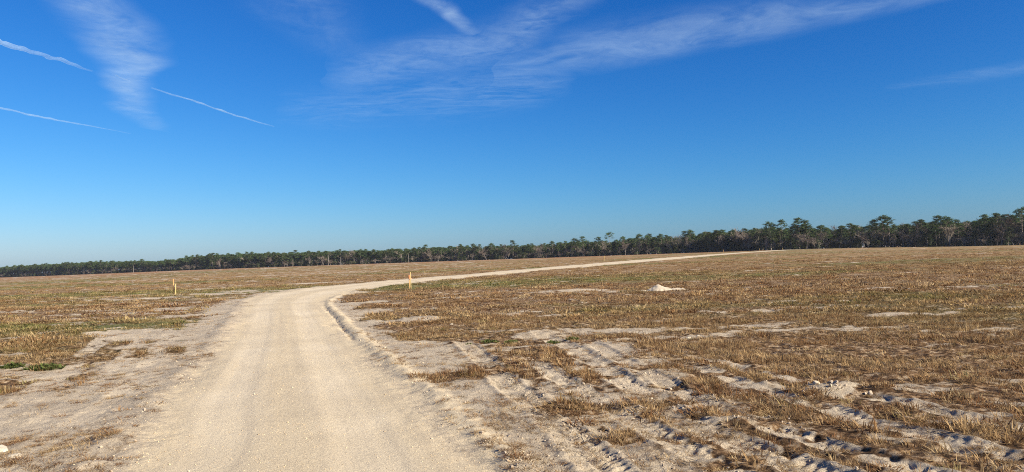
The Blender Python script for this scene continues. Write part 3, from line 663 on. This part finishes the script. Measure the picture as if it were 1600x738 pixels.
PINES = [(pine(1, 17, .48, 2.8, 1.2), 17.), (pine(2, 17, .42, 2.5, 1.2), 17.), (pine(3, 17, .50, 3.0, 1.3), 17.), (pine(4, 17, .38, 2.4, 1.25), 17.), (pine(5, 17, .54, 3.1, 1.35), 17.), (pine(6, 17, .48, 2.7, 1.2), 17.)]
OPENP = (pine(11, 17, .72, 2.9, .8), 17.)
OAKS = [(broad(21), 11.), (broad(22, 11, 3.6, 2100, .06), 11.), (broad(23, 11, 4.8, 2500, .08), 11.), (broad(24, 11, 3.2, 1900), 11.)]
BARES = [(bare(31), 11.), (bare(32), 11.), (bare(33), 11.)]
SNAGS = [(snag(41), 9.), (snag(42), 9.)]
MATS = {'pine': (BARKP, PINE), 'oak': (BARKG, OAK), 'bare': (BARKG, TWIG), 'snag': (SNAG, SNAG)}
NAMES = {'pine': 'pine_tree', 'oak': 'evergreen_tree', 'bare': 'leafless_tree', 'snag': 'dead_tree'}
for kind, lst in (('pine', PINES + [OPENP]), ('oak', OAKS), ('bare', BARES), ('snag', SNAGS)):
    for ((tm_, cm_), _) in lst:
        tm_.materials.append(MATS[kind][0])
        if cm_: cm_.materials.append(MATS[kind][1])

def tree(kind, pr, x, y, h, label, group, rot=None, wide=1.0):
    (tm_, cm_), h0 = pr
    e = bpy.data.objects.new(NAMES[kind], None); COL.objects.link(e); e.empty_display_size = 1
    s = h / h0; e.location = (x, y, float(macro(np.array([x]), np.array([y]))[0]) - .05); e.scale = (s * wide, s * wide, s); e.rotation_euler.z = random.uniform(0, 6.283) if rot is None else rot
    link('trunk', tm_, None, e)
    if cm_: link('crown', cm_, None, e)
    return tag(e, label, 'tree', group)

# the edge of the wood, from far left to near right: picture column it was measured at, x, y, canopy height
EDGE = np.array([(-300, -1253.7, 1350, 17), (-120, -950, 1210, 17), (0, -756.7, 1120, 17), (100, -618, 1035, 17.5), (160, -540, 985, 17.5), (250, -422, 908, 13.8), (285, -380, 880, 16.5), (330, -335, 848, 17.8), (400, -270.7, 800, 17), (500, -196, 758, 16.2),
                 (600, -124, 722, 14.6), (665, -80, 698, 15), (760, -22, 655, 13), (860, 30, 618, 12.2), (900, 50, 603, 13.6), (950, 73.4, 585, 12.6), (1000, 95, 570, 13.6), (1080, 128, 548, 14.6), (1150, 146, 500, 14.2),
                 (1200, 151.3, 450, 14), (1300, 176.7, 420, 12.8), (1450, 210, 387, 12.8), (1550, 229.5, 365, 14.3), (1600, 239.1, 355, 14.6), (1750, 264, 332, 15), (1900, 287.2, 310, 15)])
def edge(c): return [float(np.interp(c, EDGE[:, 0], EDGE[:, k_])) for k_ in (1, 2, 3)]
G0 = 'trees along the edge of the far wood'
special = [
    (953, 'pine', OPENP, 18.6, 8, 'lone open-crowned pine rising highest above the middle of the treeline'), (803, 'pine', PINES[3], 16.4, 3, 'narrow dark pine poking above the canopy at the picture centre'),
    (665, 'pine', PINES[3], 16.6, 3, 'pointed pine above the canopy just right of the ribboned stake'), (740, 'pine', PINES[2], 15.0, 3, 'round-headed pine midway between the ribboned stake and the centre'), (768, 'pine', PINES[4], 14.6, 4, 'flat-headed pine just left of the narrow centre pine'),
    (900, 'pine', PINES[4], 15.2, 3, 'leftmost of three round-headed pines left of the lone open-crowned pine'), (913, 'pine', PINES[0], 16.5, 3, 'tallest of three round-headed pines left of the lone open-crowned pine'), (936, 'pine', PINES[2], 15.4, 6, 'flat-topped pine directly left of the lone open-crowned pine'),
    (1001, 'pine', PINES[4], 16.0, 4, 'first of two domed pines right of the lone open-crowned pine'), (1017, 'pine', PINES[2], 15.8, 3, 'second of two domed pines right of the lone open-crowned pine'), (1074, 'pine', PINES[0], 16.6, 4, 'left of two leaning-topped pines over the far road end'), (1082, 'pine', PINES[4], 17.2, 5, 'right of two leaning-topped pines over the far road end'),
    (1037, 'pine', PINES[5], 15.3, 4, 'small-headed pine between the domed pair and the far road end'), (1150, 'bare', BARES[0], 14.6, 1, 'wide brown leafless tree above the far end of the road'), (1166, 'bare', BARES[2], 13.2, 2, 'brown leafless tree right of the wide one over the road end'),
    (1205, 'pine', PINES[4], 17.4, 5, 'umbrella-topped pine left of the tall pair in the right treeline'), (1224, 'pine', PINES[5], 18.2, 6, 'thin tall pine just right of the umbrella-topped pine'), (1251, 'pine', PINES[2], 18.6, 4, 'broad layered pine tallest left of the middle of the right treeline'), (1262, 'pine', PINES[1], 17.2, 8, 'slimmer pine leaning against the broad layered pine'),
    (1263, 'bare', BARES[1], 9.6, -3, 'pale yellowish leafless tree in front of the broad layered pine'), (1354, 'bare', BARES[2], 10.8, -2, 'grey leafless tree standing forward in the right treeline'), (1371, 'pine', PINES[5], 15.4, 4, 'low domed pine left of the twin-headed tall pine'), (1386, 'pine', PINES[4], 17.4, 3, 'left head of the tall pine pair right of the grey leafless tree'), (1397, 'pine', PINES[1], 17.0, 2, 'right head of the tall pine pair right of the grey leafless tree'),
    (1448, 'pine', PINES[0], 14.6, 5, 'small pine in the dip left of the wide spreading pine'), (1474, 'pine', PINES[2], 16.2, 4, 'wide spreading pine on the left shoulder of the rightmost rise'), (1488, 'pine', PINES[4], 15.6, 6, 'pine close right of the wide spreading pine'), (1545, 'pine', PINES[3], 15.9, 6, 'left of two dense pines topping the rightmost rise'), (1563, 'pine', PINES[0], 16.2, 6, 'right of two dense pines topping the rightmost rise'),
    (1566, 'bare', BARES[0], 13.0, 0, 'tall grey leafless tree below the dense pines at far right'), (1598, 'pine', PINES[4], 18.0, 2, 'tall pine cut by the right edge of the picture'),
    (288, 'pine', PINES[0], 17.6, 3, 'first taller pine right of the low gap in the left treeline'), (330, 'pine', PINES[3], 19.0, 3, 'tallest pine of the left treeline near the paired stakes'), (226, 'pine', PINES[2], 16.4, 3, 'pine standing above the low gap in the left treeline'),
    (140, 'snag', SNAGS[0], 8.5, -6, 'pale dead trunk at the foot of the left plantation'), (214, 'snag', SNAGS[1], 9.0, -6, 'pale dead trunk left of the low gap in the left treeline'), (519, 'snag', SNAGS[0], 11, -5, 'left of two pale dead trunks before the wood left of the ribboned stake'), (538, 'snag', SNAGS[1], 8, -6, 'right of two pale dead trunks before the wood left of the ribboned stake'), (640, 'snag', SNAGS[0], 9, -5, 'pale dead trunk right behind the ribboned stake'),
    (508, 'bare', BARES[1], 9.5, -5, 'pinkish leafless tree before the wood left of the dead trunks'), (488, 'bare', BARES[2], 9.0, -4, 'leafless tree left of the pinkish one at the wood edge'), (978, 'bare', BARES[0], 11.0, -3, 'wide grey leafless tree just right of the lone open-crowned pine')]
for (c_, kind, pr, h, back, lab) in special:
    x, y, _ = edge(c_); n_ = math.hypot(x, y); tree(kind, pr, x + x / n_ * back, y + y / n_ * back, h * .96, lab, G0, wide={'snag': .85, 'pine': 1.22, 'bare': 1.25}[kind])

# the rest of the front rows, one by one
def zone(c_):
    return ('in the plantation at far left' if c_ < 270 else 'in the wood behind the stakes' if c_ < 700 else 'in the wood at the picture centre' if c_ < 1120 else 'in the dark wood on the right')
path_c = []; seg = np.hypot(np.diff(EDGE[:, 1]), np.diff(EDGE[:, 2])); cum = np.concatenate([[0], np.cumsum(seg)])
cA = float(np.interp(-15, EDGE[:, 0], cum)); cB = float(np.interp(1615, EDGE[:, 0], cum))
NT = 250
for i in range(NT):
    sA = cA + (cB - cA) * ((i + .5 + random.uniform(-.4, .4)) / NT)
    c_ = float(np.interp(sA, cum, EDGE[:, 0])); x, y, ch = edge(c_); q = random.random()
    if c_ < 270: kind = 'pine' if q < .9 else 'oak'
    elif c_ < 700: kind = 'pine' if q < .56 else 'oak' if q < .82 else 'bare'
    elif c_ < 1120: kind = 'pine' if q < .42 else 'oak' if q < .75 else 'bare'
    else: kind = 'pine' if q < .22 else 'oak' if q < .68 else 'bare'
    back = {'pine': random.uniform(0, 14), 'oak': random.uniform(-1, 8), 'bare': random.uniform(-2, 8)}[kind]
    h = ch * {'pine': random.uniform(.84, 1.02), 'oak': random.uniform(.5, .84), 'bare': random.uniform(.55, .9)}[kind]
    n_ = math.hypot(x, y); lab = {'pine': 'bare-trunked green-headed pine', 'oak': 'dark bushy evergreen tree', 'bare': 'grey-brown leafless tree'}[kind] + ' ' + zone(c_)
    tree(kind, random.choice({'pine': PINES, 'oak': OAKS, 'bare': BARES}[kind]), x + x / n_ * back, y + y / n_ * back, h * (1.07 if c_ > 700 else 1.0), lab, lab, wide=random.uniform(.9, 1.2) * (1.15 if kind == 'oak' else 1))

# the depth of the wood behind them and the scrub at its foot: masses nobody could count
def joined(pr):
    (tm_, cm_), h0 = pr; V = []; Fs = []; mi = []; n0 = 0
    for k_, me in enumerate((tm_, cm_)):
        co = np.empty(len(me.vertices) * 3, np.float32); me.vertices.foreach_get('co', co); V.append(co.reshape(-1, 3))
        li = np.empty(len(me.loops), np.int32); me.loops.foreach_get('vertex_index', li); f_ = li.reshape(-1, 4) + n0; n0 += len(me.vertices); Fs.append(f_); mi.append(np.full(len(f_), k_, np.int32))
    j_ = mesh_np('wood_tree', np.concatenate(V), np.concatenate(Fs), False); j_.polygons.foreach_set('material_index', np.concatenate(mi))
    for mt in (tm_.materials[0], cm_.materials[0]): j_.materials.append(mt)
    return j_
src = [(joined(p), p[1]) for p in PINES[:4] + OAKS[:3] + BARES[:2]]
wp = [proto('wood_tree', s_[0], None) for s_ in src]; hts = np.array([s_[1] for s_ in src])
n = 5200; sA = rng.uniform(0, cum[-1], n); c_ = np.interp(sA, cum, EDGE[:, 0]); bx_ = np.interp(sA, cum, EDGE[:, 1]); by_ = np.interp(sA, cum, EDGE[:, 2]); ch = np.interp(sA, cum, EDGE[:, 3])
back = rng.uniform(5, 90, n); nn = np.hypot(bx_, by_); x = bx_ + bx_ / nn * back; y = by_ + by_ / nn * back
q = rng.random(n); pinep = np.where(c_ < 270, .92, np.where(c_ < 700, .6, .4)); idx = np.where(q < pinep, rng.integers(0, 4, n), np.where(q < pinep + (1 - pinep) * .75, rng.integers(4, 7, n), rng.integers(7, 9, n)))
hf = np.where(idx < 4, rng.uniform(.74, .93, n), rng.uniform(.6, .86, n)) * ch * (1 + .07 * (c_ > 700) + .08 * (c_ > 1100)) / hts[idx]; wd = hf * rng.uniform(1.15, 1.6, n)
scatter('far_wood', wp, np.stack([x, y, macro(x, y) - .1], 1), np.stack([np.zeros(n), np.zeros(n), rng.uniform(0, 6.28, n)], 1), np.stack([wd, wd, hf], 1), idx, np.zeros(n), 'dense depth of the far wood behind its front trees', 'woods')
n = 3600; sA = rng.uniform(0, cum[-1], n); bx_ = np.interp(sA, cum, EDGE[:, 1]); by_ = np.interp(sA, cum, EDGE[:, 2]); c_ = np.interp(sA, cum, EDGE[:, 0]); back = rng.uniform(-4, 26, n); nn = np.hypot(bx_, by_)
x = bx_ + bx_ / nn * back; y = by_ + by_ / nn * back; hf = rng.uniform(2.2, 6.0, n) / 11 * np.where(c_ < 270, .9, 1); wd = hf * rng.uniform(1.2, 2.0, n)
bush = [proto('bush', joined(p), None) for p in OAKS[:2] + BARES[:2]]
scatter('undergrowth', bush, np.stack([x, y, macro(x, y) - .15], 1), np.stack([np.zeros(n), np.zeros(n), rng.uniform(0, 6.28, n)], 1), np.stack([wd, wd, hf], 1), rng.integers(0, 4, n), np.zeros(n), 'dark scrub along the foot of the far wood', 'undergrowth')

# ------------------------------------------------------------------ high clouds and vapour trails, 8 km up
def cloud_mat(name, scl, lo, hi, amount):
    m = NM(name)
    n1 = m.noise(1, 7, .62, vec=m.scaled((scl[0], scl[1], 1e-4)), dist=1.2); n2 = m.noise(1, 6, .6, vec=m.scaled((scl[0] * 3.5, scl[1] * 2.2, 1e-4)), dist=1.5)
    f = m.math('ADD', m.math('MULTIPLY', n1, .7), m.math('MULTIPLY', n2, .3))
    a = m.math('MULTIPLY', m.rng(f, lo, hi), m.attr('fade')); a = m.math('MULTIPLY', a, amount * .9, True)
    d = m.n('ShaderNodeBsdfDiffuse'); d.inputs[0].default_value = (.64, .85, 1.0, 1); t = m.n('ShaderNodeBsdfTranslucent'); t.inputs[0].default_value = (.64, .85, 1.0, 1)
    x1 = m.n('ShaderNodeMixShader'); x1.inputs[0].default_value = .6; m.l(d.outputs[0], x1.inputs[1]); m.l(t.outputs[0], x1.inputs[2])
    tp = m.n('ShaderNodeBsdfTransparent'); x2 = m.n('ShaderNodeMixShader'); m.l(a, x2.inputs[0]); m.l(tp.outputs[0], x2.inputs[1]); m.l(x1.outputs[0], x2.inputs[2])
    return m.done(x2.outputs[0])
CLOUDS = {
 'left':[(-12465,19099,-9654,19346,0.75),(-13363,21878,-11146,22102,0.80),(-14088,24225,-11542,24510,0.90),(-14768,26740,-12395,27626,0.95),(-15251,28701,-12973,29004,1.00),(-16367,30779,-14310,30856,0.95),(-18040,34169,-16152,34472,0.80),(-19426,37673,-17874,38455,0.60),(-20639,42068,-19546,43352,0.25)],
 'faint':[(-7953,21877,-4610,21938,0.30),(-8204,24212,-4709,24266,0.35),(-8051,26360,-4537,26776,0.25),(-7394,28984,-4498,29359,0.05)],
 'streak':[(-3228,22072,-2298,22163,0.80),(-2899,23107,-1907,23033,0.90),(-2387,24193,-1541,23906,0.85),(-1929,25586,-1281,24966,0.70),(-1532,26818,-1041,26119,0.30)],
 'veil':[(-8840,35644,-6724,27317,0.10),(-6944,35251,-4907,27539,0.55),(-4058,33740,-2831,25843,0.60),(-841,31877,-697,24697,0.65),(977,28690,449,23271,0.70),(2438,25718,1364,21733,0.55),(3261,23555,1992,20369,0.50)],
 'low':[(-13451,42458,-10179,34080,0.15),(-11230,45054,-7386,32067,0.30),(-7353,44719,-4651,30311,0.40),(-2791,44534,-1744,29248,0.45),(1285,41355,1252,29630,0.40),(3428,37611,2904,31324,0.10)],
 'band':[(-1016,36899,7,28139,0.25),(1955,33646,1631,27110,0.60),(4648,32416,3503,25488,0.75),(7106,31064,5724,24729,0.80),(9602,28960,8029,24036,0.75),(11850,27279,10335,23677,0.70),(13928,25924,12216,23020,0.60),(15689,24502,13677,21871,0.50)],
 'right':[(19398,38940,18640,37388,0.10),(21386,38950,19737,35332,0.35),(23858,37613,21647,33835,0.40),(25774,35809,23161,31925,0.40),(26773,33960,24190,30627,0.30)]}
CLAB = {'left': ('curved white cirrus patch at the upper left', (3.5e-4, 4e-4), .26, .74, .62), 'faint': ('very faint cirrus veil between the left cloud and the bright streak', (3e-4, 3e-4), .32, .75, .6),
        'streak': ('short bright slanting cloud streak at the top centre', (4e-4, 4e-4), .28, .75, .62), 'veil': ('broad wispy cirrus veil below the bright streak', (3.5e-4, 4.5e-4), .32, .76, .6),
        'low': ('thin low wisps of cirrus in the centre of the sky', (3e-4, 6e-4), .38, .74, .55), 'band': ('long pale cirrus band sweeping to the upper right', (2.5e-4, 3e-4), .28, .76, .58), 'right': ('thin cirrus wisp at the right edge of the sky', (2.5e-4, 4e-4), .34, .72, .38)}
for k_, L in CLOUDS.items():
    lab, scl, lo, hi, am = CLAB[k_]
    S_ = catmull([l_ for l_ in L], 10); nu = 28; t = np.linspace(0, 1, nu)
    X = S_[:, 0:1] * (1 - t) + S_[:, 2:3] * t; Y = S_[:, 1:2] * (1 - t) + S_[:, 3:4] * t
    gx_ = 1.4 if k_ in ('left', 'streak') else 1.15; xc = (S_[:, 0:1] + S_[:, 2:3]) / 2; yc = (S_[:, 1:2] + S_[:, 3:4]) / 2; X = xc + (X - xc) * gx_; Y = yc + (Y - yc) * gx_
    # uneven, frayed outline
    wv = (fbm(X / 2600, Y / 2600, 171, 3) - .5); X2 = X + wv * 900; Y2 = Y + (fbm(X / 2600, Y / 2600, 172, 3) - .5) * 1400
    e_ = .5; env = ss(-.03, e_, t)[None, :] * ss(-.03, e_ * .9, 1 - t)[None, :]
    v_ = np.linspace(0, 1, len(S_)); endf = ss(0, .08, v_) * ss(0, .08, 1 - v_) if k_ in ('low', 'right') else np.ones(len(S_)); fade = np.clip(S_[:, 4:5], 0, 1) * env * endf[:, None]
    Z = 8000 + (fbm(X / 4000, Y / 4000, 173, 2) - .5) * 300
    nv = len(S_); i0 = (np.arange(nv - 1)[:, None] * nu + np.arange(nu - 1)[None, :]).ravel()
    me = mesh_np('cirrus_cloud', np.stack([X2.ravel(), Y2.ravel(), Z.ravel()], 1), np.stack([i0, i0 + 1, i0 + nu + 1, i0 + nu], 1)); attr(me, 'fade', fade.ravel())
    tag(link('cirrus_cloud', me, cloud_mat('cirrus_' + k_, scl, lo, hi, am)), lab, 'cloud', 'cirrus clouds')
def contrail(P, rad, al, lab, seed):
    S_ = catmull(P, 14); n_ = len(S_); T = TB(); fa = []
    rv = np.interp(np.linspace(0, 1, n_), np.linspace(0, 1, len(rad)), rad) * (.65 + .7 * fbm(np.arange(n_) * .55, np.arange(n_) * 0., seed, 2)); av = np.interp(np.linspace(0, 1, n_), np.linspace(0, 1, len(al)), al)
    T.tube([Vector((p[0] + (vn(np.array([i * .4]), np.array([0.]), seed + 1)[0] - .5) * rv[i], p[1], 8000 + (vn(np.array([i * .5]), np.array([3.]), seed + 2)[0] - .5) * rv[i] * 1.2)) for i, p in enumerate(S_)], list(rv), 10)
    me = T.mesh('contrail', True); attr(me, 'fade', np.repeat(av, 10)); tag(link('contrail', me, TRAIL), lab, 'contrail', 'vapour trails')
TRAIL = cloud_mat('vapour', (1.5e-3, 1.0e-3), .15, .6, .33)
contrail([(-17436, 25029), (-17265, 25721), (-16777, 27415), (-16416, 29924)], [95, 90, 80, 30], [.9, 1, .9, .2], 'thick white vapour trail at the upper left edge of the sky', 5)
contrail([(-15896, 30630), (-15838, 31755)], [26, 24], [.7, .5], 'short bit of vapour trail crossing the curved cirrus patch', 6)
contrail([(-15567, 32998), (-14899, 35661), (-14357, 39088), (-13364, 43096)], [26, 34, 38, 26], [.3, .9, 1, .25], 'thin straight vapour trail right of the curved cirrus patch', 7)
contrail([(-24215, 35125), (-24136, 35890), (-23680, 38086), (-22855, 40626), (-21849, 43764)], [34, 40, 44, 34, 22], [.8, .8, .9, .5, .1], 'lower thin vapour trail at the left edge of the sky', 8)

# ------------------------------------------------------------------ thin winter haze over the field
m = bpy.data.materials.new('thin_haze'); m.use_nodes = True; t_ = m.node_tree; t_.nodes.clear(); ho = t_.nodes.new('ShaderNodeOutputMaterial'); pv = t_.nodes.new('ShaderNodeVolumePrincipled')
pv.inputs['Color'].default_value = (.86, .91, 1, 1); pv.inputs['Density'].default_value = .00006; pv.inputs['Anisotropy'].default_value = .2; t_.links.new(pv.outputs[0], ho.inputs['Volume'])
V = [(x_, y_, z_) for z_ in (-3.0, 26.0) for (x_, y_) in ((-15500, -15500), (15500, -15500), (15500, 15500), (-15500, 15500))]
me = bpy.data.meshes.new('haze'); me.from_pydata(V, [], [(3, 2, 1, 0), (4, 5, 6, 7), (0, 1, 5, 4), (1, 2, 6, 5), (2, 3, 7, 6), (3, 0, 4, 7)])
tag(link('haze', me, m), 'thin pale haze over the field', 'haze', kind='stuff')
